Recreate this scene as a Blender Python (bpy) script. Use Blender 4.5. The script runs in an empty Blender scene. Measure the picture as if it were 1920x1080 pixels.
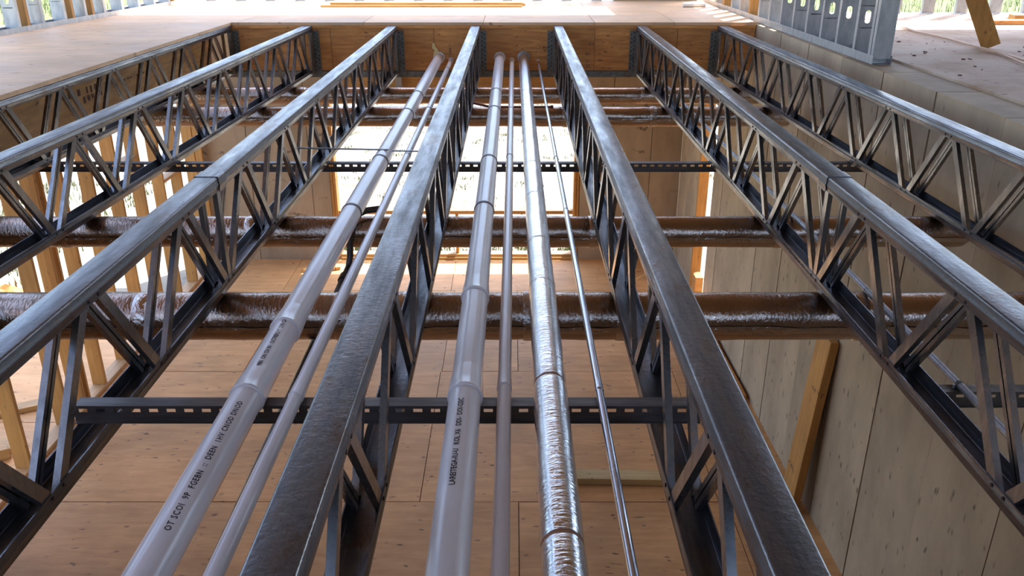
import bpy, bmesh, math, random
from mathutils import Vector, Matrix, noise
random.seed(7)
C = bpy.context.scene.collection
S = bpy.context.scene
K = 1.4                       # every layout number below is multiplied by K to give metres
H = 0.671                     # camera height over the joist tops
FL = -2.67                    # lower floor
def W(x, y, z): return (x*K, y*K, z*K)

# ------------------------------------------------------------------ camera, sky, sun, exposure
cam = bpy.data.cameras.new('camera'); cam.sensor_width = 36; cam.lens = 1586/1920*36
cam.shift_x = -2/1920; cam.clip_start = 0.02; cam.clip_end = 500
co = bpy.data.objects.new('camera', cam); C.objects.link(co)
co.location = W(0, 0, H); co.rotation_euler = (math.radians(90-23.15), 0, 0)
S.camera = co
S.view_settings.view_transform = 'Standard'; S.view_settings.look = 'None'
S.view_settings.gamma = 1; S.view_settings.use_curve_mapping = False
S.view_settings.exposure = 0.85
SUN = Vector((-0.43, -0.51, -1.78)).normalized()      # direction the sunlight travels
wd = bpy.data.worlds.new('sky'); S.world = wd; wd.use_nodes = True
nt = wd.node_tree; bg = nt.nodes['Background']
sky = nt.nodes.new('ShaderNodeTexSky'); sky.sky_type = 'NISHITA'; sky.sun_disc = False
sky.sun_elevation = math.radians(69.5); sky.sun_rotation = math.atan2(0.43, 0.51)
sky.air_density = 1.0; sky.dust_density = 2.0; sky.ozone_density = 1.2
nt.links.new(sky.outputs[0], bg.inputs[0]); bg.inputs[1].default_value = 0.52
sl = bpy.data.lights.new('sun', 'SUN'); sl.energy = 7.5; sl.angle = math.radians(0.6); sl.color = (1, 0.95, 0.86)
so = bpy.data.objects.new('sun', sl); C.objects.link(so)
so.rotation_euler = SUN.to_track_quat('-Z', 'Y').to_euler(); so.location = (8, 12, 30)
S.cycles.use_denoising = True
S.cycles.max_bounces = 8; S.cycles.diffuse_bounces = 5; S.cycles.glossy_bounces = 4
S.cycles.sample_clamp_indirect = 8

# ------------------------------------------------------------------ materials
def mat(name, col, rough=0.5, metal=0.0):
    m = bpy.data.materials.new(name); m.use_nodes = True
    b = m.node_tree.nodes['Principled BSDF']
    b.inputs['Base Color'].default_value = (*col, 1); b.inputs['Roughness'].default_value = rough
    b.inputs['Metallic'].default_value = metal
    return m, m.node_tree, b
def N(nt, t, **kw):
    n = nt.nodes.new(t)
    for k, v in kw.items(): setattr(n, k, v)
    return n
def coords(nt, scale=(1, 1, 1), rnd=True, rot=(0, 0, 0)):
    tc = N(nt, 'ShaderNodeTexCoord'); mp = N(nt, 'ShaderNodeMapping')
    mp.inputs['Scale'].default_value = scale; mp.inputs['Rotation'].default_value = rot
    nt.links.new(tc.outputs['Object'], mp.inputs['Vector'])
    if rnd:
        oi = N(nt, 'ShaderNodeObjectInfo'); ml = N(nt, 'ShaderNodeMath', operation='MULTIPLY'); ml.inputs[1].default_value = 37.0
        nt.links.new(oi.outputs['Random'], ml.inputs[0]); nt.links.new(ml.outputs[0], mp.inputs['Location'])
    return mp.outputs[0]
def noise_tex(nt, vec, scale, detail=4, rough=0.55, dist=0.0):
    n = N(nt, 'ShaderNodeTexNoise'); n.inputs['Scale'].default_value = scale
    n.inputs['Detail'].default_value = detail; n.inputs['Roughness'].default_value = rough; n.inputs['Distortion'].default_value = dist
    nt.links.new(vec, n.inputs['Vector']); return n.outputs['Fac']
def ramp(nt, fac, stops):
    r = N(nt, 'ShaderNodeValToRGB'); e = r.color_ramp.elements
    while len(e) < len(stops): e.new(0.5)
    for el, (p, c) in zip(e, stops): el.position = p; el.color = (*c, 1) if len(c) == 3 else c
    nt.links.new(fac, r.inputs[0]); return r.outputs[0]
def mix(nt, fac, a, b, mode='MIX'):
    m = N(nt, 'ShaderNodeMix', data_type='RGBA', blend_type=mode)
    for i, v in ((0, fac), (6, a), (7, b)):
        if hasattr(v, 'is_linked'): nt.links.new(v, m.inputs[i])
        elif isinstance(v, (int, float)): m.inputs[i].default_value = v
        else: m.inputs[i].default_value = (*v, 1)
    return m.outputs[2]
def bump(nt, b, fac, strength, dist=0.01):
    n = N(nt, 'ShaderNodeBump'); n.inputs['Strength'].default_value = strength; n.inputs['Distance'].default_value = dist
    nt.links.new(fac, n.inputs['Height']); nt.links.new(n.outputs[0], b.inputs['Normal'])
def g(v): return (v, v, v)

def flat2(nt, v, plane):
    sp_ = N(nt, 'ShaderNodeSeparateXYZ'); cb = N(nt, 'ShaderNodeCombineXYZ'); nt.links.new(v, sp_.inputs[0])
    for i, a in enumerate(plane): nt.links.new(sp_.outputs['xyz'.index(a)], cb.inputs[i])
    return cb.outputs[0]
def wood(name, light, dark, scale, rough=0.6, knots=0.0, rnd=True, knot_scale=(2.2, 6, 6), dirt=0.0, plane='xy'):
    """scale: small along the grain, large across it"""
    m, nt, b = mat(name, light, rough)
    v = coords(nt, scale, rnd)
    f = noise_tex(nt, v, 3.0, 6, 0.6, 0.6)
    col = ramp(nt, f, [(0.30, dark), (0.52, tuple((a+c)/2 for a, c in zip(light, dark))), (0.70, light)])
    v2 = coords(nt, (0.9, 0.9, 0.9), rnd)
    blotch = ramp(nt, noise_tex(nt, v2, 1.6, 3), [(0.35, g(0.80)), (0.7, g(1.1))])
    col = mix(nt, 1.0, col, blotch, 'MULTIPLY')
    if knots:
        kv = coords(nt, knot_scale, rnd)
        dn = N(nt, 'ShaderNodeTexNoise'); dn.inputs['Scale'].default_value = 2.3; dn.inputs['Detail'].default_value = 3; nt.links.new(kv, dn.inputs['Vector'])
        dm = N(nt, 'ShaderNodeVectorMath', operation='MULTIPLY_ADD'); dm.inputs[1].default_value = (0.55, 0.55, 0.55)
        nt.links.new(dn.outputs['Color'], dm.inputs[0]); nt.links.new(kv, dm.inputs[2]); kv = dm.outputs[0]
        vo = N(nt, 'ShaderNodeTexVoronoi', voronoi_dimensions='2D'); vo.inputs['Scale'].default_value = 1.7; nt.links.new(flat2(nt, kv, plane), vo.inputs['Vector'])
        kn = ramp(nt, vo.outputs['Distance'], [(0.025, g(1)), (0.12, g(0))])
        gate = ramp(nt, noise_tex(nt, v2, 4.3, 2), [(0.47, g(0)), (0.60, g(1))])
        kk = mix(nt, 1.0, kn, gate, 'MULTIPLY')
        kk = mix(nt, 1.0, kk, g(knots), 'MULTIPLY')
        col = mix(nt, kk, col, (0.07, 0.03, 0.014))
    if dirt:
        d = ramp(nt, noise_tex(nt, coords(nt, (1, 1, 1), rnd), 2.2, 5, 0.65), [(0.45, g(0)), (0.72, g(dirt))])
        col = mix(nt, d, col, (0.46, 0.42, 0.38))
    nt.links.new(col, b.inputs['Base Color'])
    bump(nt, b, f, 0.15, 0.004)
    return m
M = {}
M['ply_floor'] = wood('ply_floor', (0.75, 0.42, 0.18), (0.60, 0.31, 0.115), (0.8, 5, 5), 0.62, 0.95, knot_scale=(2.4, 5.5, 5.5))
M['ply_upper'] = wood('ply_upper', (0.74, 0.505, 0.315), (0.60, 0.385, 0.22), (0.8, 5, 5), 0.6, 0.8, dirt=0.3, knot_scale=(2.0, 5.5, 5.5))
M['ply_rim'] = wood('ply_rim', (0.74, 0.345, 0.095), (0.44, 0.165, 0.038), (1.2, 7, 9), 0.55, 0.9, plane='xz', knot_scale=(3.5, 9, 9))
M['ply_beam'] = wood('ply_beam', (0.74, 0.43, 0.165), (0.46, 0.235, 0.075), (1.2, 1.2, 7), 0.55, 0.8, plane='yz', knot_scale=(5, 2.5, 7))
M['ply_roof'] = wood('ply_roof', (0.38, 0.24, 0.135), (0.27, 0.16, 0.085), (1, 6, 6), 0.7)
M['lumber_z'] = wood('lumber_z', (0.60, 0.305, 0.082), (0.42, 0.195, 0.046), (9, 9, 0.6), 0.6, 0.8, knot_scale=(7, 7, 2.6), plane='xz')
M['lumber_x'] = wood('lumber_x', (0.60, 0.35, 0.13), (0.43, 0.235, 0.08), (0.6, 9, 9), 0.6, 0.8, knot_scale=(2.6, 7, 7))
M['lumber_y'] = wood('lumber_y', (0.62, 0.38, 0.18), (0.44, 0.25, 0.11), (9, 0.6, 9), 0.6, 0.8, knot_scale=(7, 2.6, 7))
M['lumber_pale'] = wood('lumber_pale', (0.68, 0.52, 0.24), (0.52, 0.36, 0.15), (0.6, 9, 9), 0.6, 0.8, knot_scale=(2.6, 7, 7))
M['splinter'] = wood('splinter', (0.90, 0.74, 0.36), (0.75, 0.54, 0.20), (9, 9, 1), 0.6)

def steel(name, c0, c1, scale, r0=0.30, r1=0.5, rust=0.35, metal=0.85, grain=0.12):
    m, nt, b = mat(name, c0, 0.4, metal)
    v = coords(nt, scale, True)
    f = noise_tex(nt, v, 4.0, 6, 0.65)
    col = ramp(nt, f, [(0.32, c1), (0.62, c0)])
    v2 = coords(nt, (1.6, 0.7, 1.6), True)
    rs = ramp(nt, noise_tex(nt, v2, 4.5, 8, 0.72), [(0.555, g(0)), (0.62, g(rust))])
    col = mix(nt, rs, col, (0.11, 0.072, 0.052))
    nt.links.new(col, b.inputs['Base Color'])
    rr = ramp(nt, f, [(0.3, g(r1)), (0.7, g(r0))]); nt.links.new(rr, b.inputs['Roughness'])
    h1 = noise_tex(nt, coords(nt, (1, 1, 1), True), 65.0, 4, 0.6)
    bump(nt, b, h1, grain, 0.002)
    return m
M['steel'] = steel('chord_steel', (0.175, 0.176, 0.192), (0.080, 0.082, 0.094), (7, 0.9, 7), 0.24, 0.44, 0.8, 0.85, 0.5)
M['steel_web'] = steel('web_steel', (0.33, 0.325, 0.325), (0.20, 0.198, 0.202), (6, 6, 0.8), 0.24, 0.34, 0.0, 0.92, 0.02)
M['strut'] = steel('strut_steel', (0.16, 0.142, 0.136), (0.09, 0.08, 0.076), (1, 9, 9), 0.36, 0.55, 0.4, 0.6)
M['zinc'] = steel('zinc', (0.47, 0.485, 0.51), (0.33, 0.345, 0.365), (5, 5, 1.5), 0.38, 0.52, 0.0, 0.6)
M['hanger'] = steel('hanger_zinc', (0.24, 0.232, 0.215), (0.14, 0.135, 0.125), (5, 5, 5), 0.45, 0.6, 0.2)
M['emt'] = steel('conduit_zinc', (0.62, 0.65, 0.72), (0.48, 0.50, 0.58), (4, 0.6, 4), 0.20, 0.30, 0.0, 1.0)
M['black_iron'] = steel('black_iron', (0.13, 0.12, 0.12), (0.07, 0.065, 0.065), (4, 4, 4), 0.35, 0.5, 0.3)
M['copper'] = mat('copper', (0.20, 0.085, 0.06), 0.4, 0.6)[0]
M['screw'] = mat('screw', (0.05, 0.05, 0.06), 0.4, 0.7)[0]
M['ink'] = mat('ink', (0.025, 0.022, 0.028), 0.6)[0]
M['stamp_ink'] = mat('stamp_ink', (0.10, 0.05, 0.035), 0.7)[0]

def foil(name, col, rough, sc, strength, wr=(1, 1, 1)):
    m, nt, b = mat(name, col, rough, 1.0)
    f1 = noise_tex(nt, coords(nt, wr, True), sc, 4, 0.6, 0.4)
    f2 = noise_tex(nt, coords(nt, (1, 1, 1), True), 7, 3)
    c = ramp(nt, f2, [(0.35, tuple(x*0.82 for x in col)), (0.65, col)])
    nt.links.new(c, b.inputs['Base Color'])
    bump(nt, b, f1, strength, 0.006)
    return m
M['foil_duct'] = foil('duct_foil', (0.56, 0.44, 0.365), 0.19, 60, 0.5, (1.3, 0.7, 0.7))
M['foil_pipe'] = foil('pipe_foil', (0.86, 0.86, 0.88), 0.17, 62, 0.42, (0.42, 1.5, 0.42))
M['tape'] = foil('foil_tape', (0.72, 0.64, 0.58), 0.17, 42, 1.0)
M['kraft'] = mat('kraft', (0.33, 0.15, 0.08), 0.6)[0]

def pvc():
    m, nt, b = mat('pvc', (0.62, 0.58, 0.57), 0.28)
    f = noise_tex(nt, coords(nt, (3, 0.8, 3), True), 3, 5, 0.6)
    c = ramp(nt, f, [(0.3, (0.72, 0.69, 0.705)), (0.65, (0.84, 0.81, 0.83))])
    nt.links.new(c, b.inputs['Base Color']); b.inputs['Coat Weight'].default_value = 0.25; b.inputs['Coat Roughness'].default_value = 0.2
    return m
M['pvc'] = pvc()
M['white'] = mat('white_plastic', (0.75, 0.74, 0.72), 0.4)[0]
M['purple_primer'] = mat('grey_ring', (0.22, 0.19, 0.20), 0.5)[0]

def concrete(name, c0, c1, pit_scale=13, plane='yz'):
    m, nt, b = mat(name, c0, 0.8)
    f = noise_tex(nt, coords(nt, (1, 1, 0.45), True), 1.7, 6, 0.62)
    col = ramp(nt, f, [(0.3, c1), (0.68, c0)])
    vo = N(nt, 'ShaderNodeTexVoronoi', voronoi_dimensions='2D'); vo.inputs['Scale'].default_value = pit_scale
    pc = coords(nt, (1, 1, 0.42), True)
    dn = N(nt, 'ShaderNodeTexNoise'); dn.inputs['Scale'].default_value = 9; dn.inputs['Detail'].default_value = 3; nt.links.new(pc, dn.inputs['Vector'])
    dm = N(nt, 'ShaderNodeVectorMath', operation='MULTIPLY_ADD'); dm.inputs[1].default_value = (0.07, 0.07, 0.07)
    nt.links.new(dn.outputs['Color'], dm.inputs[0]); nt.links.new(pc, dm.inputs[2])
    nt.links.new(flat2(nt, dm.outputs[0], plane), vo.inputs['Vector'])
    pit = ramp(nt, vo.outputs['Distance'], [(0.04, g(1)), (0.13, g(0))])
    gate = ramp(nt, noise_tex(nt, coords(nt, (1, 1, 1), True), 6.0, 3), [(0.44, g(0)), (0.60, g(0.9))])
    pit = mix(nt, 1.0, pit, gate, 'MULTIPLY')
    col = mix(nt, pit, col, (0.09, 0.075, 0.055))
    nt.links.new(col, b.inputs['Base Color'])
    bump(nt, b, f, 0.25, 0.004)
    return m
M['concrete'] = concrete('concrete', (0.50, 0.395, 0.275), (0.29, 0.225, 0.155), pit_scale=9)
M['slab'] = concrete('slab', (0.56, 0.465, 0.38), (0.34, 0.215, 0.13), pit_scale=6, plane='xy')
M['joint'] = mat('joint', (0.10, 0.075, 0.05), 0.9)[0]

def ground():
    m, nt, b = mat('ground', (0.7, 0.65, 0.55), 0.9)
    v = coords(nt, (1, 1, 1), False)
    f = noise_tex(nt, v, 1.2, 8, 0.7)
    sand = ramp(nt, f, [(0.3, (0.07, 0.06, 0.03)), (0.48, (0.25, 0.225, 0.175))])
    grass = ramp(nt, noise_tex(nt, v, 2.5, 8, 0.75), [(0.3, (0.05, 0.085, 0.02)), (0.65, (0.20, 0.235, 0.07))])
    tc = N(nt, 'ShaderNodeTexCoord'); ln = N(nt, 'ShaderNodeVectorMath', operation='LENGTH')
    mp = N(nt, 'ShaderNodeMapping'); mp.inputs['Location'].default_value = (0, -4, 0); nt.links.new(tc.outputs['Object'], mp.inputs[0])
    nt.links.new(mp.outputs[0], ln.inputs[0])
    far = N(nt, 'ShaderNodeMapRange'); far.inputs[1].default_value = 22; far.inputs[2].default_value = 34
    nt.links.new(ln.outputs['Value'], far.inputs[0])
    col = mix(nt, far.outputs[0], sand, grass)
    nt.links.new(col, b.inputs['Base Color']); bump(nt, b, f, 0.6, 0.05)
    return m
M['ground'] = ground()
M['grass'] = mat('grass', (0.11, 0.125, 0.03), 0.7)[0]
M['cord'] = mat('cord', (0.62, 0.42, 0.30), 0.5)[0]
M['plastic_orange'] = mat('plastic_orange', (0.75, 0.16, 0.03), 0.5)[0]

# ------------------------------------------------------------------ mesh helpers
class MB:
    def __init__(s): s.v = []; s.f = []
    def box(s, x0, x1, y0, y1, z0, z1):
        n = len(s.v)
        s.v += [(x, y, z) for z in (z0, z1) for y in (y0, y1) for x in (x0, x1)]
        s.f += [tuple(n+i for i in q) for q in ((0, 2, 3, 1), (4, 5, 7, 6), (0, 1, 5, 4), (2, 6, 7, 3), (0, 4, 6, 2), (1, 3, 7, 5))]
        return s
    def loft(s, rings, closed=True, caps=True):
        n = len(s.v); k = len(rings[0])
        for r in rings: s.v += [tuple(p) for p in r]
        for i in range(len(rings)-1):
            for j in range(k if closed else k-1):
                a, b2 = n+i*k+j, n+i*k+(j+1) % k
                s.f.append((a, b2, b2+k, a+k))
        if caps and closed:
            s.f.append(tuple(n+j for j in reversed(range(k)))); s.f.append(tuple(n+(len(rings)-1)*k+j for j in range(k)))
        return s
    def profile(s, prof, p0, p1, u, w):
        """sweep a closed 2D outline (a, b) along p0 -> p1 with axes u, w"""
        p0, p1, u, w = Vector(p0), Vector(p1), Vector(u), Vector(w)
        return s.loft([[p+u*a+w*b for a, b in prof] for p in (p0, p1)])
    def bar(s, p0, p1, wid, thk, side=(1, 0, 0)):
        p0, p1 = Vector(p0), Vector(p1); d = (p1-p0).normalized(); u = Vector(side); u = (u-d*u.dot(d)).normalized(); w = d.cross(u)
        a, b2 = wid/2, thk/2
        return s.profile([(-a, -b2), (a, -b2), (a, b2), (-a, b2)], p0, p1, u, w)
    def tube(s, pts, r, seg=16, caps=True):
        pts = [Vector(p) for p in pts]; rings = []; ref = Vector((0.123, 0.2, 1)).normalized()
        rs = r if isinstance(r, (list, tuple)) else [r]*len(pts)
        for i, p in enumerate(pts):
            d = (pts[min(i+1, len(pts)-1)]-pts[max(i-1, 0)]).normalized()
            u = (ref-d*ref.dot(d)).normalized(); w = d.cross(u); ref = u
            rings.append([p+u*math.cos(2*math.pi*j/seg)*rs[i]+w*math.sin(2*math.pi*j/seg)*rs[i] for j in range(seg)])
        return s.loft(rings, True, caps)
def mesh(name, mb, m, parent=None, loc=None, smooth=False, bevel=0, normals=True):
    me = bpy.data.meshes.new(name)
    me.from_pydata([W(*v) for v in mb.v], [], mb.f); me.materials.append(M[m] if isinstance(m, str) else m)
    if normals:
        bm = bmesh.new(); bm.from_mesh(me); bmesh.ops.recalc_face_normals(bm, faces=bm.faces); bm.to_mesh(me); bm.free()
    if smooth:
        me.shade_smooth()
        me.set_sharp_from_angle(angle=math.radians(40))
    return put(name, me, parent, loc, bevel)
def put(name, me, parent=None, loc=None, bevel=0, rot=None):
    o = bpy.data.objects.new(name, me); C.objects.link(o)
    if parent is not None: o.parent = parent
    if loc: o.location = W(*loc)
    if rot: o.rotation_euler = rot
    if bevel:
        b = o.modifiers.new('edge', 'BEVEL'); b.width = bevel*K; b.segments = 1; b.limit_method = 'ANGLE'
    return o
def tag(o, label=None, cat=None, group=None, kind=None):
    for k, v in (('label', label), ('category', cat), ('group', group), ('kind', kind)):
        if v: o[k] = v
    return o
def thing(name, label, cat, loc=(0, 0, 0), rz=0, group=None):
    o = bpy.data.objects.new(name, None); C.objects.link(o); o.location = W(*loc); o.rotation_euler = (0, 0, rz); o.empty_display_size = 0.1
    return tag(o, label, cat, group)
def struct(name, label=None):
    o = bpy.data.objects.new(name, None); C.objects.link(o); o.empty_display_size = 0.1
    o['kind'] = 'structure'
    if label: o['label'] = label; o['category'] = 'structure'
    return o
def ring(r, n, cy, axis='y', cx=0, cz=0):
    if axis == 'y': return [(cx+r*math.sin(2*math.pi*j/n), cy, cz+r*math.cos(2*math.pi*j/n)) for j in range(n)]
    return [(cy, cx+r*math.sin(2*math.pi*j/n), cz+r*math.cos(2*math.pi*j/n)) for j in range(n)]

# ------------------------------------------------------------------ setting: ground, floors, walls, roof
gm = MB(); gm.v = [(-70, -40, FL-0.06), (70, -40, FL-0.06), (70, 90, FL-0.06), (-70, 90, FL-0.06)]; gm.f = [(0, 1, 2, 3)]
tag(mesh('ground', gm, 'ground'), 'pale sunlit sandy ground outside the openings', 'ground', kind='structure')

# lower floor: plywood sheets
fl = struct('floor', 'lower plywood floor of butted sheets far below the joists')
mesh('floor_base', MB().box(-3.3, 1.9, -1.2, 8.62, FL-0.06, FL-0.022), 'joint', fl)
ys = [-1.2, -0.70, 1.0, 2.69, 4.38, 6.08, 7.75, 8.62]
for r in range(len(ys)-1):
    xs = [-3.3, -2.3, -0.62, 1.06, 1.9] if r % 2 == 0 else [-3.3, -2.2, -0.58, 0.04, 1.9]
    if r == 4: xs = [-3.3, -1.9, -0.59, 1.30, 1.9]
    if r == 3: xs = [-3.3, -1.62, 0.035, 1.35, 1.9]
    for a, b2 in zip(xs, xs[1:]):
        dz = random.uniform(-0.002, 0.002)
        mesh('plywood_sheet', MB().box(a+0.0025, b2-0.0025, ys[r]+0.003, ys[r+1]-0.003, FL-0.022, FL+dz), 'ply_floor', fl)

# right concrete wall (slightly out of parallel with the joists)
WR = lambda y: 1.79+0.02*(6.45-y)
def wall_box(mb, y0, y1, z0, z1, t, off=0.0):
    n = len(mb.v)
    for z in (z0, z1):
        for y in (y0, y1):
            mb.v += [(WR(y)+off, y, z), (WR(y)+off+t, y, z)]
    mb.f += [tuple(n+i for i in q) for q in ((0, 2, 3, 1), (4, 5, 7, 6), (0, 1, 5, 4), (2, 6, 7, 3), (0, 4, 6, 2), (1, 3, 7, 5))]
    return mb
wr = struct('wall_right', 'board marked concrete wall along the right of the opening')
ZT = 0.008
bk = MB(); wall_box(bk, -1.2, 7.26, FL-0.05, ZT-0.004, 0.17, 0.014); wall_box(bk, 7.80, 8.61, FL-0.05, ZT-0.004, 0.07, 0.014); wall_box(bk, 7.26, 7.80, -0.72, ZT-0.004, 0.10, 0.012)
mesh('wall_core', bk, 'joint', wr)
seams = [3.72+0.54*i for i in range(-9, 7)]
edges = [-1.2] + [s for s in seams if s > -1.1 and s < 7.1] + [7.27]
for a, b2 in zip(edges, edges[1:]):
    mesh('concrete_panel', wall_box(MB(), a+0.0045, b2-0.0045, FL-0.02, ZT, 0.2, random.uniform(-0.006, 0.004)), 'concrete', wr)
for a, b2 in ((7.79, 8.25), (8.25, 8.62)):
    mesh('concrete_panel', wall_box(MB(), a+0.0045, b2-0.0045, FL-0.02, ZT, 0.09, random.uniform(-0.003, 0.003)), 'concrete', wr)
mesh('concrete_panel', wall_box(MB(), 7.273, 7.787, -0.70, ZT, 0.1, 0), 'concrete', wr)
# doorway 1 in the right wall, lined with wood
dr = struct('door_1', 'narrow timber lined opening in the right concrete wall')
X0 = WR(7.75)
mesh('jamb', MB().box(X0-0.004, X0+0.088, 7.755, 7.785, FL, -0.72), 'lumber_z', dr, bevel=0.002)
mesh('jamb', MB().box(X0+0.02, X0+0.12, 7.275, 7.30, FL, -0.72), 'lumber_z', dr, bevel=0.002)
mesh('head', MB().box(X0, X0+0.088, 7.30, 7.755, -0.75, -0.72), 'lumber_y', dr, bevel=0.002)
mesh('sill', MB().box(X0, X0+0.088, 7.30, 7.755, FL, FL+0.05), 'lumber_y', dr, bevel=0.002)
mesh('block', MB().box(X0+0.0, X0+0.075, 7.55, 7.70, FL+0.05, FL+0.22), 'lumber_x', dr, bevel=0.002)

# back wall of the lower room: concrete panels, wide opening with a timber frame
wb = struct('wall_back', 'concrete back wall of the lower room beside the wide opening')
YB = 8.62
core = MB().box(-3.3, -1.93, YB+0.012, YB+0.12, FL-0.05, -0.02).box(0.70, 1.75, YB+0.012, YB+0.12, FL-0.05, -0.02)
mesh('wall_core', core, 'joint', wb)
for xs in ((-3.3, -2.75, -2.12, -1.925), (0.70, 1.02, 1.43, 1.75)):
    for a, b2 in zip(xs, xs[1:]):
        o = random.uniform(-0.004, 0.003)
        mesh('concrete_panel', MB().box(a+0.003, b2-0.003, YB+o, YB+0.12, FL-0.02, -0.02), 'concrete', wb)
for z0, z1 in ((-0.82, -0.595), (-0.59, -0.335), (-0.33, -0.02)):
    mesh('header_board', MB().box(-1.92, 0.695, YB, YB+0.1, z0, z1), 'lumber_x', wb, bevel=0.002)
w1 = struct('window_1', 'wide unglazed opening to the sunlit ground with timber frame')
for a, b2 in ((-1.922, -1.865), (0.64, 0.697)):
    mesh('post', MB().box(a, (a+b2)/2-0.002, YB-0.01, YB+0.11, FL, -0.82), 'lumber_z', w1, bevel=0.002)
    mesh('post', MB().box((a+b2)/2, b2, YB-0.006, YB+0.11, FL, -0.82), 'lumber_z', w1, bevel=0.002)
mesh('rail', MB().box(-1.865, 0.64, YB+0.02, YB+0.10, -2.165, -2.125), 'lumber_x', w1, bevel=0.002)
for x in (-0.62, ): mesh('post', MB().box(x, x+0.03, YB+0.02, YB+0.10, FL+0.06, -2.165), 'lumber_z', w1, bevel=0.002)
mesh('bottom_plate', MB().box(-1.865, 0.64, YB-0.03, YB+0.10, FL, FL+0.03), 'lumber_x', w1, bevel=0.002)
mesh('bottom_plate', MB().box(-1.865, 0.64, YB-0.01, YB+0.10, FL+0.03, FL+0.06), 'lumber_x', w1, bevel=0.002)
# steel track and stud seen above the far ducts
ht = struct('trim_1', 'pale steel track running under the header boards')
mesh('track', MB().box(-2.9, 0.55, YB-0.10, YB-0.02, -0.835, -0.82), 'zinc', ht)
mesh('stud', MB().box(-1.17, -1.11, YB-0.07, YB-0.02, -0.82, -0.36), 'zinc', ht)

# left lower wall: timber studs
wl = struct('wall_left', 'open timber stud wall down the left of the lower room')
sm = bpy.data.meshes.new('stud')
stm = MB().box(-0.105, 0, -0.0135, 0.0135, 0, 2.27)
sy = [1.3, 1.8, 2.3, 2.8, 3.3, 3.82, 4.29, 4.71, 5.25, 5.49, 5.56, 5.83, 6.25, 6.67, 7.09, 7.51, 7.93, 8.35, 8.56]
o0 = mesh('stud', stm, 'lumber_z', wl, (-3.2, sy[0], FL+0.03), bevel=0.002); stud_mesh = o0.data
for y in sy[1:]: put('stud', stud_mesh, wl, (-3.2, y, FL+0.03), 0.002)
mesh('bottom_plate', MB().box(-3.305, -3.2, 0.1, 8.6, FL, FL+0.03), 'lumber_y', wl, bevel=0.002)
mesh('top_plate', MB().box(-3.305, -3.2, 0.1, 8.6, FL+2.30, FL+2.33), 'lumber_y', wl, bevel=0.002)
for i, z in ((6, -1.55), (7, -1.9), (8, -1.3), (11, -1.75), (13, -1.15), (15, -1.5)):
    mesh('blocking', MB().box(-3.3, -3.2, sy[i]+0.016, sy[i+1]-0.016, z, z+0.03), 'lumber_y', wl, bevel=0.002)
mesh('landing_sheet', MB().box(-4.35, -3.312, 3.9, 5.32, FL-0.03, FL-0.008), 'ply_floor', fl)
mesh('landing_sheet', MB().box(-4.35, -3.312, 5.325, 6.75, FL-0.03, FL-0.006), 'ply_floor', fl)

# upper floors
fu = struct('floor_upper', 'upper plywood floor around the opening')
XE = lambda y: -2.072-0.024*(6.48-y)
def quad_slab(mb, x0a, x0b, x1a, x1b, y0, y1, z0, z1):
    n = len(mb.v)
    for z in (z0, z1): mb.v += [(x0a, y0, z), (x1a, y0, z), (x0b, y1, z), (x1b, y1, z)]
    mb.f += [tuple(n+i for i in q) for q in ((0, 2, 3, 1), (4, 5, 7, 6), (0, 1, 5, 4), (2, 6, 7, 3), (0, 4, 6, 2), (1, 3, 7, 5))]
    return mb
ysl = [-0.6, 1.0, 2.65, 4.33, 6.478]
for a, b2 in zip(ysl, ysl[1:]):
    mesh('plywood_sheet', quad_slab(MB(), -4.10, -4.10 if b2 < 6 else -3.6, XE(a), XE(b2), a+0.001, b2-0.001, 0.002, 0.022), 'ply_upper', fu)
for ya, yb in ((6.48, 7.45), (7.45, 8.74)):
    xs = [-3.45, -2.02, -1.1, -0.22, 0.60, 1.19, WR(7.2)+0.02] if ya < 7 else [-3.45, -2.4, -0.7, 0.62, WR(8.3)+0.02]
    for a, b2 in zip(xs, xs[1:]):
        mesh('plywood_sheet', MB().box(a+0.002, b2-0.002, ya+0.001, yb-0.001, 0.002, 0.022), 'ply_upper', fu)
fs = struct('floor_slab', 'dusty slab at the upper level on the right')
sb = MB(); n = 0
for z in (FL-0.05, 0.020): sb.v += [(WR(-1.2)+0.204, -1.2, z), (6.5, -1.2, z), (WR(7.26)+0.204, 7.26, z), (6.5, 7.26, z)]
sb.f = [(0, 2, 3, 1), (4, 5, 7, 6), (0, 1, 5, 4), (2, 6, 7, 3), (0, 4, 6, 2), (1, 3, 7, 5)]
mesh('slab', sb, 'slab', fs)
# near platform under the photographer
fn = struct('floor_near', 'plywood floor on the near side of the opening')
mesh('plywood_sheet', MB().box(-4.05, WR(-0.5), -2.6, -0.60, 0.002, 0.022), 'ply_upper', fn)
mesh('near_rim', MB().box(-3.3, WR(-0.5)-0.01, -0.66, -0.62, -0.33, 0.0), 'ply_rim', fn)

# roof deck over the joists (its far edge lets the sun onto the floor at the back)
rf = struct('ceiling', 'plywood roof deck high over the opening')
mesh('deck', MB().box(-2.92, 2.1, -3.5, 7.68, 2.2, 2.25), 'ply_roof', rf)
mesh('deck', MB().box(2.1, 7.0, -3.5, 6.66, 2.2, 2.25), 'ply_roof', rf)
mesh('deck', MB().box(1.35, 2.1, 7.68, 9.4, 2.2, 2.25), 'ply_roof', rf)

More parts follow.
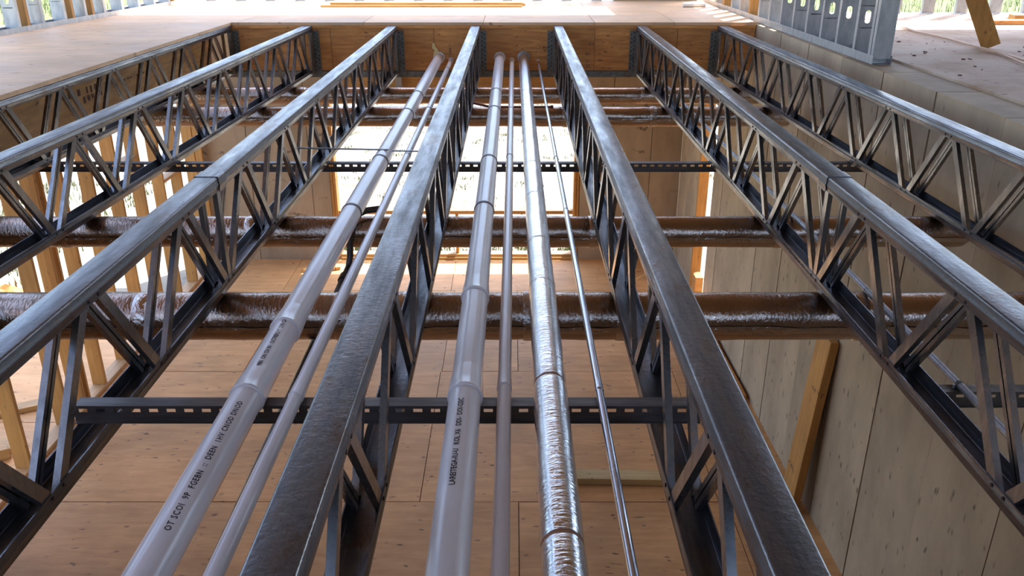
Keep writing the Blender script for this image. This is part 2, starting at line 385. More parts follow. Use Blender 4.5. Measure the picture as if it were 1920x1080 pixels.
wf = struct('shade_wall_front', 'unseen sheathed wall added to darken the near side of the opening')  # out of view; added to darken the near end, band open for duct glints
for i in range(5):
    mesh('plywood_sheet', MB().box(-3.4+2.0*i, -1.405+2.0*i, -2.7, -2.66, FL, 0.80), 'ply_roof', wf)
    mesh('plywood_sheet', MB().box(-3.4+2.0*i, -1.405+2.0*i, -2.7, -2.66, 1.95, 2.2), 'ply_roof', wf)
    mesh('post', MB().box(-3.4+2.0*i, -3.34+2.0*i, -2.7, -2.62, 0.80, 1.95), 'lumber_z', wf)

wsl = struct('shade_wall_left', 'unseen sheathing added along the near left to cut side light')  # added on both levels, out of view, to block light from the near left
for i in range(4): mesh('plywood_sheet', MB().box(-3.36, -3.33, -2.66+1.62*i, -1.045+1.62*i, FL, -0.01), 'ply_roof', wsl)
for i in range(3): mesh('plywood_sheet', MB().box(-4.1, -4.07, -2.66+1.62*i, -1.045+1.62*i, 0.03, 2.2), 'ply_roof', wsl)
wsr2 = struct('shade_wall_right', 'unseen sheathing added beyond the right slab to cut side light')  # added panels, never in view; they hold back light from the near right
for i in range(4): mesh('plywood_sheet', MB().box(6.52, 6.55, -2.66+1.62*i, -1.045+1.62*i, 0.0, 2.2), 'ply_roof', wsr2)

# ------------------------------------------------------------------ upper stud walls
def steel_stud(hole=True, d=0.10, fl=0.03, h=1.9, t=0.002, hz=0.21):
    """C stud; web faces -y, flanges run +y; hole is a real slot in the web"""
    b = MB()
    b.box(0, t, 0, fl, 0, h).box(d-t, d, 0, fl, 0, h)
    if not hole: b.box(t, d-t, 0, t, 0, h); return b
    c = d/2; hw = 0.016; hh = 0.034
    n = len(b.v)
    k = 12; inner = []
    for j in range(k):
        a = 2*math.pi*j/k
        x = c+hw*math.cos(a); z = hz+hw*math.sin(a)+(hh-hw if math.sin(a) > 0.01 else -(hh-hw) if math.sin(a) < -0.01 else 0)
        inner.append((x, z))
    z0, z1 = hz-0.06, hz+0.06
    outer = []
    for x, z in inner:
        dx, dz = x-c, z-hz; s = 1/max(abs(dx)/(d/2-t), abs(dz)/0.06); outer.append((c+dx*s, hz+dz*s))
    for y in (0, t): b.v += [(x, y, z) for x, z in inner]+[(x, y, z) for x, z in outer]
    for j in range(k):
        q = (j+1) % k
        b.f.append((n+j, n+q, n+k+q, n+k+j)); m2 = n+2*k; b.f.append((m2+j, m2+k+j, m2+k+q, m2+q)); b.f.append((n+j, m2+j, m2+q, n+q))
    # corner fillers are covered by the plates above and below and thin side strips
    b.box(t, d-t, 0, t, 0, z0+0.006).box(t, d-t, 0, t, z1-0.006, h)
    b.box(t, t+0.012, 0.0004, t-0.0004, z0, z1).box(d-t-0.012, d-t, 0.0004, t-0.0004, z0, z1)
    return b
def track(x0, x1, y0, y1, z, leg=0.034, t=0.002):
    return MB().box(x0, x1, y0, y1, z, z+t).box(x0, x0+t, y0, y1, z, z+leg).box(x1-t, x1, y0, y1, z, z+leg)

wur = struct('wall_right_upper', 'galvanised steel stud wall standing on the right concrete wall')
ang = math.radians(-0.9)
wur.location = W(1.865, 4.50, 0.024)
wur.rotation_euler = (0, 0, math.atan(0.02))
tk = MB().box(0, 0.102, 0, 3.85, -0.014, -0.012).box(-0.0, 0.002, 0, 3.85, -0.012, 0.03).box(0.1, 0.102, 0, 3.85, -0.012, 0.03)
mesh('track', tk, 'zinc', wur)
sh = mesh('stud', steel_stud(True, 0.096), 'zinc', wur, (0.003, 0.26, -0.011)).data
for i in range(2, 14):
    if i in (9,): mesh('stud', MB().box(0, 0.09, 0, 0.03, 0, 1.9), 'lumber_z', wur, (0.005, 0.26*i, -0.011))
    elif i == 12: mesh('stud', MB().box(0, 0.09, 0, 0.06, 0, 1.9), 'lumber_z', wur, (0.005, 0.26*i, -0.011))
    else: put('stud', sh, wur, (0.003, 0.26*i, -0.011))
mesh('end_stud', steel_stud(False, 0.096), 'zinc', wur, (0.003, 0.012, 0.012))
mesh('end_stud', steel_stud(False, 0.096), 'zinc', wur, (0.003, 0.05, -0.011))
mesh('top_track', MB().box(0, 0.1, 0, 3.85, 1.89, 1.9), 'zinc', wur)

wul = struct('wall_left_upper', 'steel and timber stud wall along the upper left floor')
wul.location = W(-3.30, 5.60, 0.022); wul.rotation_euler = (0, 0, -0.105)
mesh('track', MB().box(-0.1, 0, -5.0, 2.55, 0, 0.002).box(-0.002, 0, -5.0, 2.55, 0.002, 0.034).box(-0.1, -0.098, -5.0, 2.55, 0.002, 0.034), 'zinc', wul)
lw = {1: 1, 3: 1, 4: 1, 9: 1}
for i in range(-14, 10):
    y = 0.26*i-0.02
    if lw.get(i): mesh('stud', MB().box(0, 0.094, 0, 0.028, 0, 1.9), 'lumber_z', wul, (-0.097, y+0.10, 0.002)); 
    put('stud', sh, wul, (-0.0985, y, 0.002))
mesh('top_track', MB().box(-0.1, 0, -5.0, 2.55, 1.89, 1.9), 'zinc', wul)

wub = struct('wall_back_upper', 'stud wall at the far edge of the upper floor')
mesh('track', track(-3.1, 0.95, 8.42, 8.52, 0.022), 'zinc', wub)
for i in range(14):
    o = put('stud', sh, wub, (-2.9+0.28*i, 8.42, 0.025))
mesh('concrete_panel', MB().box(0.95, 1.74, 8.42, 8.55, 0.022, 2.0), 'concrete', wub)

wsr = struct('wall_slab_back', 'stud wall at the far edge of the right slab')
mesh('track', track(2.5, 5.5, 7.17, 7.27, 0.020), 'zinc', wsr)
for i in range(9):
    put('stud', sh, wsr, (3.04+0.27*i, 7.175, 0.023))

# ------------------------------------------------------------------ rim board at the far end
rim = thing('rim_board', 'reddish plywood rim board closing the far ends of the joists', 'beam')
xs = [-2.10, -1.35, -0.585, 0.0, 0.605, 1.215, 1.785]
for a, b2 in zip(xs, xs[1:]):
    mesh('plywood_sheet', MB().box(a+0.0015, b2-0.0015, 6.482, 6.51, -0.325, 0.0), 'ply_rim', rim)
mesh('edge_strip', MB().box(-2.06, 1.785, 6.470, 6.4815, -0.018, 0.0015), 'ply_rim', rim)
sp = MB(); sp.loft([[(-0.592+a*0.75, y, -0.128-b2) for a, b2 in ((-0.01, 0), (0.012, -0.004), (0.02, 0.02), (0.045, 0.04), (0.05, 0.075), (0.025, 0.10), (0.0, 0.08), (0.01, 0.05), (-0.012, 0.03))] for y in (6.470, 6.4818)])
tag(mesh('splinter', sp, 'splinter', rim), 'pale torn splinter above a pipe hole')
def stamp(x, z, w, h, rows, cols, y=6.4808, seed=1, parent=rim, vertical=False):
    rnd = random.Random(seed); b = MB()
    for r in range(rows):
        for c in range(cols):
            if rnd.random() < 0.3: continue
            cw, ch = w/cols, h/rows
            x0 = x+c*cw; z0 = z-r*ch
            b.box(x0, x0+cw*rnd.uniform(0.3, 0.7), y-0.0008, y, z0-ch*rnd.uniform(0.35, 0.8), z0)
    tag(mesh('ink_stamp', b, 'stamp_ink', parent), None, kind='stuff')
stamp(0.20, -0.148, 0.07, 0.05, 2, 7, seed=2); stamp(0.08, -0.185, 0.10, 0.012, 1, 12, seed=3)
stamp(-0.475, -0.125, 0.018, 0.14, 12, 3, seed=4)
stamp(0.565, -0.125, 0.05, 0.02, 2, 6, seed=5); stamp(0.545, -0.19, 0.03, 0.03, 4, 3, seed=6); stamp(0.548, -0.25, 0.025, 0.06, 6, 2, seed=7)
stamp(-1.98, -0.2, 0.02, 0.05, 4, 2, seed=8)
led = thing('ledger_track', 'grey steel track under the far rim board', 'track')
mesh('web', MB().box(-2.9, 1.74, 6.475, 6.56, -0.334, -0.328), 'hanger', led)
mesh('flange', MB().box(-2.9, 1.74, 6.471, 6.475, -0.372, -0.328), 'hanger', led)

# plywood beam behind the leftmost joist
bl = thing('side_beam', 'plywood faced beam behind the leftmost joist under the floor edge', 'beam')
for i, (a, b2) in enumerate(zip([-0.6, 1.2, 3.0, 4.75, 6.46], [1.2, 3.0, 4.75, 6.46])):
    q = MB(); quad_slab(q, XE(a)-0.20, XE(b2)-0.20, XE(a)-0.17, XE(b2)-0.17, a+0.002, b2-0.002, -0.35, 0.0)
    mesh('plywood_sheet', q, 'ply_beam', bl)
def stamp_side(y0, z, w, h, rows, cols, seed):
    rnd = random.Random(seed); b = MB()
    for r in range(rows):
        for c in range(cols):
            if rnd.random() < 0.25: continue
            cw, ch = w/cols, h/rows; y = y0+c*cw; z0 = z-r*ch; x = XE(y)-0.17
            b.box(x+0.0, x+0.002, y, y+cw*rnd.uniform(0.3, 0.75), z0-ch*rnd.uniform(0.4, 0.8), z0)
    tag(mesh('ink_stamp', b, 'stamp_ink', bl), None, kind='stuff')
stamp_side(4.35, -0.12, 0.42, 0.09, 2, 9, 11); stamp_side(4.9, -0.15, 0.6, 0.015, 1, 14, 12); stamp_side(3.55, -0.10, 0.4, 0.02, 1, 9, 13)

# ------------------------------------------------------------------ steel joists
CW = 0.0335; LEG = 0.040; TH = 0.0024; DEP = 0.343
def u_profile(hw, leg, t, r=0.005, bead=True, lip=0.0):
    """inverted U outline (a = across, b = up), top at b = 0"""
    out = []
    def arc(cx, cz, rad, a0, a1, n=3):
        return [(cx+rad*math.cos(math.radians(a0+(a1-a0)*i/n)), cz+rad*math.sin(math.radians(a0+(a1-a0)*i/n))) for i in range(n+1)]
    bd = [(0, -leg), ] if not bead else [(0, -leg), (0, -leg*0.72), (0.0018, -leg*0.64), (0.0018, -leg*0.50), (0, -leg*0.42)]
    out += [(-hw-x, z) for x, z in bd]
    out += arc(-hw+r, -r, r, 180, 90)
    out += arc(hw-r, -r, r, 90, 0)
    out += [(hw+x, z) for x, z in reversed(bd)]
    inn = [(hw-t+x, z) for x, z in bd] + arc(hw-r, -r, r-t, 0, 90) + arc(-hw+r, -r, r-t, 90, 180) + [(-hw+t-x, z) for x, z in reversed(bd)]
    return out+inn
top_prof = u_profile(CW, LEG, TH); bot_prof = [(a, -b2) for a, b2 in u_profile(CW, 0.037, TH)]
Y0, Y1 = -0.58, 6.468
def chord_mesh(prof, z): return MB().profile(prof, (0, Y0, z), (0, Y1, z), (1, 0, 0), (0, 0, 1))
c_out, c_in = 0.0308, 0.0168
def c_prof(sgn, v=0.0135, t=0.002):
    o, i = sgn*c_out, sgn*c_in
    return [(o, -v), (o, v), (i, v), (i, 0.0022), (i+sgn*t, 0.0022), (i+sgn*t, v-t), (o-sgn*t, v-t), (o-sgn*t, -v+t), (i+sgn*t, -v+t), (i+sgn*t, -0.0022), (i, -0.0022), (i, -v)]
def web_mesh(sgn, dy):
    p0, p1 = Vector((0, 0, -0.020)), Vector((0, dy, -DEP+0.016)); d = (p1-p0).normalized()
    p0 = Vector((0, math.copysign(0.018, dy) if dy else 0, -0.012)); p1 = Vector((0, dy, -DEP+0.010)); d = (p1-p0).normalized()
    return MB().profile(c_prof(sgn), p0, p1, (1, 0, 0), Vector((1, 0, 0)).cross(d))
shared = {}
def first(key, name, mb, m, parent, loc, smooth=False):
    if key in shared: return put(name, shared[key], parent, loc)
    o = mesh(name, mb(), m, parent, loc, smooth); shared[key] = o.data; return o
def hanger_mesh(sgn):
    b = MB().box(CW+0.002, CW+0.005, 6.36, 6.476, -DEP+0.006, -0.045) if sgn > 0 else MB().box(-CW-0.005, -CW-0.002, 6.36, 6.476, -DEP+0.006, -0.045)
    b.box(min(sgn*CW, sgn*(CW+0.045)), max(sgn*CW, sgn*(CW+0.045)), 6.473, 6.4785, -DEP+0.004, -0.035)
    return b
def nail_mesh(sgn):
    b = MB()
    for r in range(9):
        for c in range(2):
            x = sgn*(CW+0.014+0.019*c); z = -0.05-0.03*r-0.012*c
            b.tube([(x, 6.4695, z), (x, 6.474, z)], 0.0055, 6)
    return b
joists = []
def joist(label, xf, slope, node0, pitch, splice, hang):
    r = thing('steel_joist', label, 'joist', (xf, 6.48, 0), 0, 'open web steel joists')
    r.rotation_euler = (0, 0, math.atan(-slope))      # local y runs along the joist with its far end at 6.48
    o = (0, -6.48, 0)
    first('top', 'top_chord', lambda: chord_mesh(top_prof, 0), 'steel', r, o, True)
    first('bot', 'bottom_chord', lambda: chord_mesh(bot_prof, -DEP), 'steel', r, o, True)
    nodes = [node0+pitch*i for i in range(-6, 14) if Y0+0.06 < node0+pitch*i < 6.44]
    half = pitch/2-0.012
    for y in nodes:
        for sgn in (1, -1):
            for dy in (half, -half):
                if Y0 < y+dy < 6.46: first(('web', sgn, round(dy, 4)), 'web_member', lambda: web_mesh(sgn, dy), 'steel_web', r, (0, y-6.48, 0))
    # closing web at the far end
    for sgn in (1, -1): first(('web', sgn, 0), 'end_post', lambda: web_mesh(sgn, 0.0), 'steel_web', r, (0, -0.05, 0))
    key = ('scr', node0)
    def scr():
        b = MB()
        for y in nodes:
            for sgn in (1, -1):
                for dy in (-0.021, 0.021):
                    b.tube([(sgn*(CW-0.001), y+dy, -LEG+0.009), (sgn*(CW+0.0022), y+dy, -LEG+0.009)], 0.0042, 6)
                    yb = y+pitch/2+dy
                    if yb < 6.42: b.tube([(sgn*(CW-0.001), yb, -DEP+0.028), (sgn*(CW+0.0022), yb, -DEP+0.028)], 0.0042, 6)
        return b
    tag(first(key, 'screw_heads', scr, 'screw', r, o), None, kind='stuff')
    if splice:
        ys_ = node0+1.5*pitch
        for sgn in (1, -1): first(('web', sgn, 0), 'splice_post', lambda: web_mesh(sgn, 0.0), 'steel_web', r, (0, ys_-6.48, 0))
        first('sleeve', 'splice_sleeve', lambda: MB().profile(u_profile(CW+0.0028, LEG+0.006, 0.0022), (0, -0.03, 0.0018), (0, 0.03, 0.0018), (1, 0, 0), (0, 0, 1)), 'steel', r, (0, ys_+0.03-6.48, 0), True)
    h = first(('hang', hang), 'joist_hanger', lambda: hanger_mesh(hang), 'hanger', r, o)
    nl = first(('nail', hang), 'nail_heads', lambda: nail_mesh(hang), 'screw', h, None); nl['kind'] = 'stuff'
    joists.append(r); return r
joist('grey steel joist tucked under the left plywood floor edge', -2.105, 0.024, 3.06, 0.507, False, 1)
joist('grey steel joist between the floor edge joist and the spliced left joist', -1.511, 0.0307, 3.06, 0.507, False, 1)
joist('grey spliced steel joist left of the two lettered plastic pipes', -0.886, 0.002, 1.59, 0.533, True, 1)
joist('rust-marked steel joist dividing the two pairs of plastic pipes', -0.2766, 0.0, 1.59, 0.533, False, 1)
joist('smooth dark steel joist right of the bare foil pipe and conduit', 0.332, 0.001, 1.59, 0.533, False, -1)
joist('scuffed spliced steel joist with a thin conduit running along its right side', 0.942, -0.002, 1.59, 0.533, True, -1)
joist('steel joist nearest the right concrete wall', 1.537, 0.025*-1, 3.06, 0.507, False, -1)

# ------------------------------------------------------------------ slotted channels across the joists
def channel(name, label, y, zt, x0, x1, seed=0, m='strut'):
    """C channel: slotted web facing the near side, flanges running away"""
    r = thing(name, label, 'channel', ((x0+x1)/2, y, zt), 0, 'slotted channels')
    L = (x1-x0)/2; hgt = 0.040; dep = 0.036; t = 0.0022
    b = MB(); sw, gap, zc, sh = 0.0195, 0.0375, -0.0115, 0.0090
    b.box(-L, L, 0, t, -hgt, zc-sh/2).box(-L, L, 0, t, zc+sh/2, 0)
    x = -L+0.01; px = -L
    while x+sw < L-0.005:
        b.box(px, x, 0, t, zc-sh/2, zc+sh/2); px = x+sw; x += gap
    b.box(px, L, 0, t, zc-sh/2, zc+sh/2)
    mesh('slotted_web', b, m, r)
    mesh('top_flange', MB().box(-L, L, t, dep, -t, 0).box(-L, L, dep-t, dep, -0.008, -t), m, r)
    mesh('bottom_lip', MB().box(-L, L, -0.006, 0, -hgt, -hgt+t), m, r)
    return r
channel('slotted_channel', 'dark slotted steel channel laid across three joists under the near pipe bells', 1.552, -0.265, -0.935, 0.40)
channel('slotted_channel', 'long dark slotted steel channel crossing under all joists before the window', 3.855, -0.345, -2.22, 1.70)
channel('slotted_channel', 'short open-ended slotted channel beside the concrete wall holding the right conduit', 1.757, -0.350, 0.974, 1.80, m='hanger')
tr = thing('tie_rod', 'thin brown rod far back passing under the central plastic pipes', 'rod', (0.03, 4.95, -0.292))
mesh('rod', MB().tube([(-0.262, 0, 0.018), (-0.16, 0, -0.006), (0.19, 0, -0.006)], 0.0075, 10), 'copper', tr, smooth=True)
mesh('rod_end', MB().tube([(0.188, 0, -0.006), (0.205, 0, -0.006)], 0.011, 10), 'copper', tr, smooth=True)

# ------------------------------------------------------------------ pipes
def lettering(txt, size, y0, th0, r, parent, track=1.0):
    cu = bpy.data.curves.new('lettering', 'FONT'); cu.body = txt; cu.size = size*K; cu.space_character = track; cu.resolution_u = 2; cu.offset = 0.00035*K
    tmp = bpy.data.objects.new('lettering_tmp', cu); C.objects.link(tmp)
    dg = bpy.context.evaluated_depsgraph_get(); me = bpy.data.meshes.new_from_object(tmp.evaluated_get(dg))
    bpy.data.objects.remove(tmp); bpy.data.curves.remove(cu)
    for v in me.vertices:
        tx, ty = v.co.x/K, v.co.y/K
        th = th0-(ty-size*0.35)/r
        v.co = W((r+0.0005)*math.sin(th), y0+tx, (r+0.0005)*math.cos(th))
    me.materials.clear(); me.materials.append(M['ink']); me.name = 'lettering'
    o = put('lettering', me, parent); o['kind'] = 'stuff'; return o
def pipe(name, label, cat, x, z, r, m, y0=-0.56, y1=6.4812, bells=(), clamps=(), group=None, seg=24, cm='strut', x1=None, bell_len=0.10, sleeve=True):
    t = thing(name, label, cat, (x, 0, z), 0, group)
    if x1 is not None: t.rotation_euler = (0, 0, math.atan(-(x1-x)/6.48))
    mesh('pipe_body', MB().loft([ring(r, seg, y0), ring(r, seg, y1)], True, False), m, t, smooth=True)
    for y in bells:
        b = MB().loft([ring(r*0.99, seg, y-0.001), ring(r*1.10, seg, y), ring(r*1.13, seg, y+0.004), ring(r*1.10, seg, y+0.008), ring(r*1.085, seg, y+bell_len*0.45), ring(r*1.0, seg, y+bell_len)], True, False)
        mesh('coupling', b, m, t, smooth=True)
    for y in clamps:
        b = MB().loft([ring(r*1.0, seg, y-0.006), ring(r*1.07, seg, y-0.006), ring(r*1.07, seg, y+0.006), ring(r*1.0, seg, y+0.006)], True, False)
        mesh('pipe_clamp', b, cm, t, smooth=True)
    if sleeve:
        b = MB().loft([ring(r*1.02, seg, 6.47), ring(r*1.30, seg, 6.472), ring(r*1.30, seg, 6.481), ring(r*1.02, seg, 6.481)], True, False)
        mesh('wall_sleeve', b, 'white' if m != 'foil_pipe' else 'zinc', t, smooth=True)
    return t
zc = -0.265
def ypix(v, h):          # layout distance at which a point h below the camera sits on image row v
    return h/math.tan(math.radians(23.15)+math.atan((v-540)/1586))
p1 = pipe('plastic_pipe', 'thick pale plastic pipe with long black lettering, left of the other pipes', 'pipe', -0.5525, zc+0.0345, 0.0335, 'pvc',
          bells=(ypix(725, 0.870), ypix(600, 0.870)), clamps=(ypix(382, 0.868), ypix(290, 0.868), ypix(203, 0.868), ypix(170, 0.868)), group='plastic pipes along the joists')
p2 = pipe('plastic_pipe', 'thin pale plastic pipe beside the thick lettered pipe on the left', 'pipe', -0.461, zc+0.0168, 0.0152, 'pvc',
          bells=(ypix(738, 0.908),), clamps=(ypix(288, 0.908), ypix(202, 0.908), ypix(127, 0.908)), group='plastic pipes along the joists', bell_len=0.07)
p3 = pipe('plastic_pipe', 'thick pale plastic pipe right of the rust-marked joist, with one short line of print', 'pipe', -0.0998, zc+0.0345, 0.0335, 'pvc',
          bells=(ypix(722, 0.870), ypix(540, 0.870)), clamps=(ypix(378, 0.868), ypix(290, 0.868), ypix(198, 0.868), ypix(165, 0.868)), group='plastic pipes along the joists')
p4 = pipe('plastic_pipe', 'thin unprinted plastic pipe between the thick central pipe and the foil pipe', 'pipe', -0.0224, zc+0.0168, 0.0150, 'pvc',
          bells=(ypix(722, 0.908),), clamps=(ypix(290, 0.908), ypix(202, 0.908)), group='plastic pipes along the joists', bell_len=0.07, x1=-0.008)
lettering("OT SCOI  9P  FGEBN  ::  DEEN  1HV CNOD DNOD", 0.0150, ypix(1003, 0.878), 0.30, 0.0335, p1, 1.18)
lettering("9IIN  ON CN IN   OCTREA3W  21N CAGSA X", 0.0135, ypix(693, 0.878), 0.15, 0.0335, p1, 1.0)
lettering("LAREITEGA-IU-U   KOL X6   DDI-  DOI-GSIC", 0.0148, ypix(918, 0.878), -0.12, 0.0335, p3, 1.0)
for pp, v in ((p1, 612), (p3, 520)):
    mesh('label_patch', MB().loft([[(0.0340*math.sin(a), y, 0.0340*math.cos(a)) for a in (-0.2, 0, 0.2, 0.4)] for y in (ypix(v, .85), ypix(v, .85)+0.04)], False, False), 'pvc', pp)

# foil wrapped pipe: sections meeting at seams, torn open at two of them
r = 0.0355
fp = thing('foil_pipe', 'bright foil wrapped pipe right of the central plastic pipes', 'pipe', (0.078, 0, -0.2275))
def foil_section(name, y0, y1, rad, axis, m, parent, seed, n=32, amp=0.0008, step=0.02):
    k = max(2, int((y1-y0)/step)); rings = []
    for i in range(k+1):
        y = y0+(y1-y0)*i/k; rg = []
        for j in range(n):
            a = 2*math.pi*j/n
            d = noise.noise(Vector((math.sin(a)*1.6+seed, y*14, math.cos(a)*1.6)))*amp+noise.noise(Vector((math.sin(a)*5, y*40+seed, math.cos(a)*5)))*amp*0.5
            if i in (0, k): d -= amp*1.2
            rr = rad+d
            rg.append((rr*math.sin(a), y, rr*math.cos(a)) if axis == 'y' else (y, rr*math.sin(a), rr*math.cos(a)))
        rings.append(rg)
    return mesh(name, MB().loft(rings, True, True), m, parent, smooth=True)
cuts = [-0.56, ypix(965, 0.838), ypix(676, 0.838), ypix(502, 0.838), ypix(426, 0.838), ypix(345, 0.838), ypix(288, 0.838), ypix(228, 0.838), ypix(183, 0.838), ypix(158, 0.838), 6.46]
for i, (a, b2) in enumerate(zip(cuts, cuts[1:])):
    g_ = 0.009 if i <= 1 else 0.0015
    foil_section('foil_wrap', a, b2-g_, r, 'y', 'foil_pipe', fp, i*3.1)
for i, y in enumerate(cuts[1:-1]):
    if i < 2:
        tag(mesh('torn_seam', MB().loft([ring(r*0.955, 24, y-0.018), ring(r*0.955, 24, y+0.006)], True, False), 'kraft', fp, smooth=True), 'brown backing showing through a torn seam')
    else: foil_section('foil_tape', y-0.007, y+0.005, r*1.015, 'y', 'tape', fp, i+9, amp=0.0006, step=0.006)
mesh('wall_sleeve', MB().loft([ring(r*1.0, 24, 6.455), ring(r*1.3, 24, 6.46), ring(r*1.3, 24, 6.481), ring(r*1.0, 24, 6.481)], True, False), 'zinc', fp, smooth=True)
mesh('pipe_core', MB().loft([ring(r*0.5, 16, -0.56), ring(r*0.5, 16, 6.481)], True, False), 'kraft', fp, smooth=True)

cd = pipe('conduit', 'thin grey steel conduit right of the foil pipe', 'conduit', 0.187, zc+0.0102, 0.0088, 'emt',
     bells=(ypix(728, 0.918), ypix(391, 0.918)), clamps=(ypix(293, 0.918), ypix(200, 0.918)), group='steel conduits', seg=16, bell_len=0.045)
c2 = pipe('conduit', 'thin steel conduit running down beside the scuffed joist near the concrete wall', 'conduit', 1.078, -0.3404, 0.0095, 'zinc',
     bells=(ypix(540, 1.003),), clamps=(1.774,), group='steel conduits', seg=16, bell_len=0.045, x1=1.054, cm='hanger')
mesh('clamp_screw', MB().tube([(-0.014, 1.774, 0.002), (-0.014, 1.774, -0.008)], 0.003, 8), 'zinc', c2)
# small steel straps holding the left pipes
st = thing('strap_rod', 'thin dark steel strap tying the left pipes to the spliced joist', 'strap', (-0.712, 3.52, -0.196))
mesh('strap', MB().bar((-0.215, 0.0, 0.006), (0.185, 0, -0.002), 0.014, 0.004, (0, 1, 0)), 'strut', st)
mesh('strap', MB().bar((0.20, 0.0, -0.006), (0.39, 0, -0.010), 0.012, 0.004, (0, 1, 0)), 'strut', st)

# dark threaded pipe under the ducts on the left
gp = thing('iron_pipe', 'dark iron pipe hanging below the ducts, under the thin left plastic pipe', 'pipe', (-0.61, 0, -0.520))
xs_ = lambda y: -0.012*(y-1)
mesh('pipe_body', MB().tube([(0.012, 0.5, 0), (-0.014, 2.95, 0)], 0.0125, 14), 'black_iron', gp, smooth=True)
mesh('elbow', MB().tube([(-0.014, 2.93, 0), (-0.012, 2.975, 0.006), (-0.008, 2.998, 0.04), (-0.004, 3.0, 0.11), (0.004, 3.01, 0.165), (0.02, 3.04, 0.190), (0.05, 3.075, 0.197), (0.11, 3.10, 0.197)], 0.0125, 14), 'black_iron', gp, smooth=True)
mesh('coupling', MB().tube([(0.0, 1.90, 0), (-0.0005, 1.95, 0)], 0.017, 14), 'black_iron', gp, smooth=True)
mesh('coupling', MB().tube([(-0.010, 2.40, 0), (-0.0105, 2.46, 0)], 0.018, 14), 'black_iron', gp, smooth=True)
mesh('coupling', MB().tube([(-0.013, 2.85, 0), (-0.0135, 2.90, 0)], 0.018, 14), 'black_iron', gp, smooth=True)

# ------------------------------------------------------------------ foil ducts crossing below the joists
def duct(label, y, h, dia, x0, x1, cuts, seed):
    t = thing('foil_duct', label, 'duct', ((x0+x1)/2, y, H-h), 0, 'foil wrapped ducts below the joists')
    c0 = (x0+x1)/2; e = [x0]+cuts+[x1]
    for i, (a, b2) in enumerate(zip(e, e[1:])): foil_section('duct_section', a-c0, b2-c0-0.001, dia/2, 'x', 'foil_duct', t, seed+i*2.7, 40, 0.0022, 0.03)
    for i, x in enumerate(cuts): foil_section('tape_band', x-c0-0.02, x-c0+0.02, dia/2+0.003, 'x', 'tape', t, seed+i, 40, 0.002, 0.01)
    # lapped seam of tape running along the near side
    rnd = random.Random(seed); k = 90; rows = []
    L = x1-x0
    for i in range(k+1):
        x = -L/2+L*i/k; a0 = math.radians(250+rnd.uniform(-3, 3)); a1 = math.radians(268+rnd.uniform(-3, 3))
        rr = dia/2+0.0022
        rows.append([(x, (rr+rnd.uniform(0, 0.002))*math.sin(a), (rr+rnd.uniform(0, 0.002))*math.cos(a)) for a in (a0, (2*a0+a1)/3, (a0+2*a1)/3, a1)])
    mesh('seam_tape', MB().loft(rows, False, False), 'tape', t, smooth=False)
    return t
duct('thickest foil duct, nearest of the four, crossing the whole opening', 2.35, 1.098, 0.146, -3.18, 1.74, [-2.3, -1.12, -0.52, -0.33, 0.05, 0.33, 1.06], 1)
duct('foil duct crossing just before the window sill, second from the near side', 3.085, 1.083, 0.120, -3.18, 1.73, [-1.72, -1.0, -0.42, 0.31, 1.02], 4)
duct('foil duct third from the near side, below its farther neighbour in the view', 5.225, 1.082, 0.120, -2.9, 1.70, [-1.4, -0.6, 0.32, 0.86], 8)
duct('farthest foil duct, close to the rim board', 5.925, 1.081, 0.114, -2.8, 1.70, [-1.45, -0.65, 0.1, 0.9], 12)

# ------------------------------------------------------------------ loose boards below
def board(name, label, cat, m, p, size, rot=(0, 0, 0), group=None, bev=0.003):
    sx, sy, sz = size
    o = mesh(name, MB().box(-sx/2, sx/2, -sy/2, sy/2, 0, sz), m, None, p, bevel=bev); o.rotation_euler = rot
    return tag(o, label, cat, group)
# plank leaning on the right wall
pl = mesh('leaning_plank', MB().box(-0.025, 0.025, -0.095, 0.095, 0, 1.20), 'lumber_z', None, (1.735, 4.36, FL+0.004), bevel=0.003)
pl.rotation_euler = (math.radians(2.0), math.radians(3.0), math.radians(1.2)); tag(pl, 'yellow wooden plank leaning upright on the right concrete wall', 'plank')
board('floor_plank', 'yellow plank lying flat on the plywood floor near the concrete wall foot', 'plank', 'lumber_pale', (0.70, 4.60, FL+0.003), (0.90, 0.110, 0.048), (0, 0, math.radians(-1.5)))
board('ledger_plank', 'long brown plank lying along the foot of the right concrete wall', 'plank', 'ply_rim', (1.70, 6.55, FL+0.003), (0.12, 1.9, 0.055), (0, 0, math.atan(0.02)))
board('scrap_board', 'short dark board lying on the floor by the back wall left of the window', 'plank', 'lumber_x', (-2.05, 8.28, FL+0.003), (0.34, 0.06, 0.03), (0, 0, math.radians(8)))
board('scrap_board', 'pale offcut block at the end of the dark board by the back wall', 'offcut', 'lumber_y', (-1.86, 8.32, FL+0.003), (0.05, 0.06, 0.035), (0, 0, math.radians(25)))
board('floor_sheet', 'loose plywood strip on the floor between the wall studs and the spliced left joist', 'plank', 'ply_floor', (-3.02, 5.95, FL+0.003), (0.16, 1.1, 0.02), (0, 0, math.radians(-4)))
# lumber outside the left stud wall
lay = [('long pale board on the ground outside the left studs', (-3.95, 5.35, FL-0.004), (1.0, 0.11, 0.04), 28),
       ('short board lying crosswise outside the left studs', (-3.72, 5.00, FL-0.004), (0.55, 0.13, 0.04), -4),
       ('thin split board on edge outside the left studs', (-3.70, 4.72, FL-0.004), (0.6, 0.05, 0.08), 32),
       ('brown board far outside the left studs', (-4.95, 6.6, FL-0.058), (0.9, 0.14, 0.05), 12)]
for l, p, sz, a in lay: board('ground_board', l, 'plank', 'lumber_x', p, sz, (0, 0, math.radians(a)), 'boards on the ground outside the left studs')
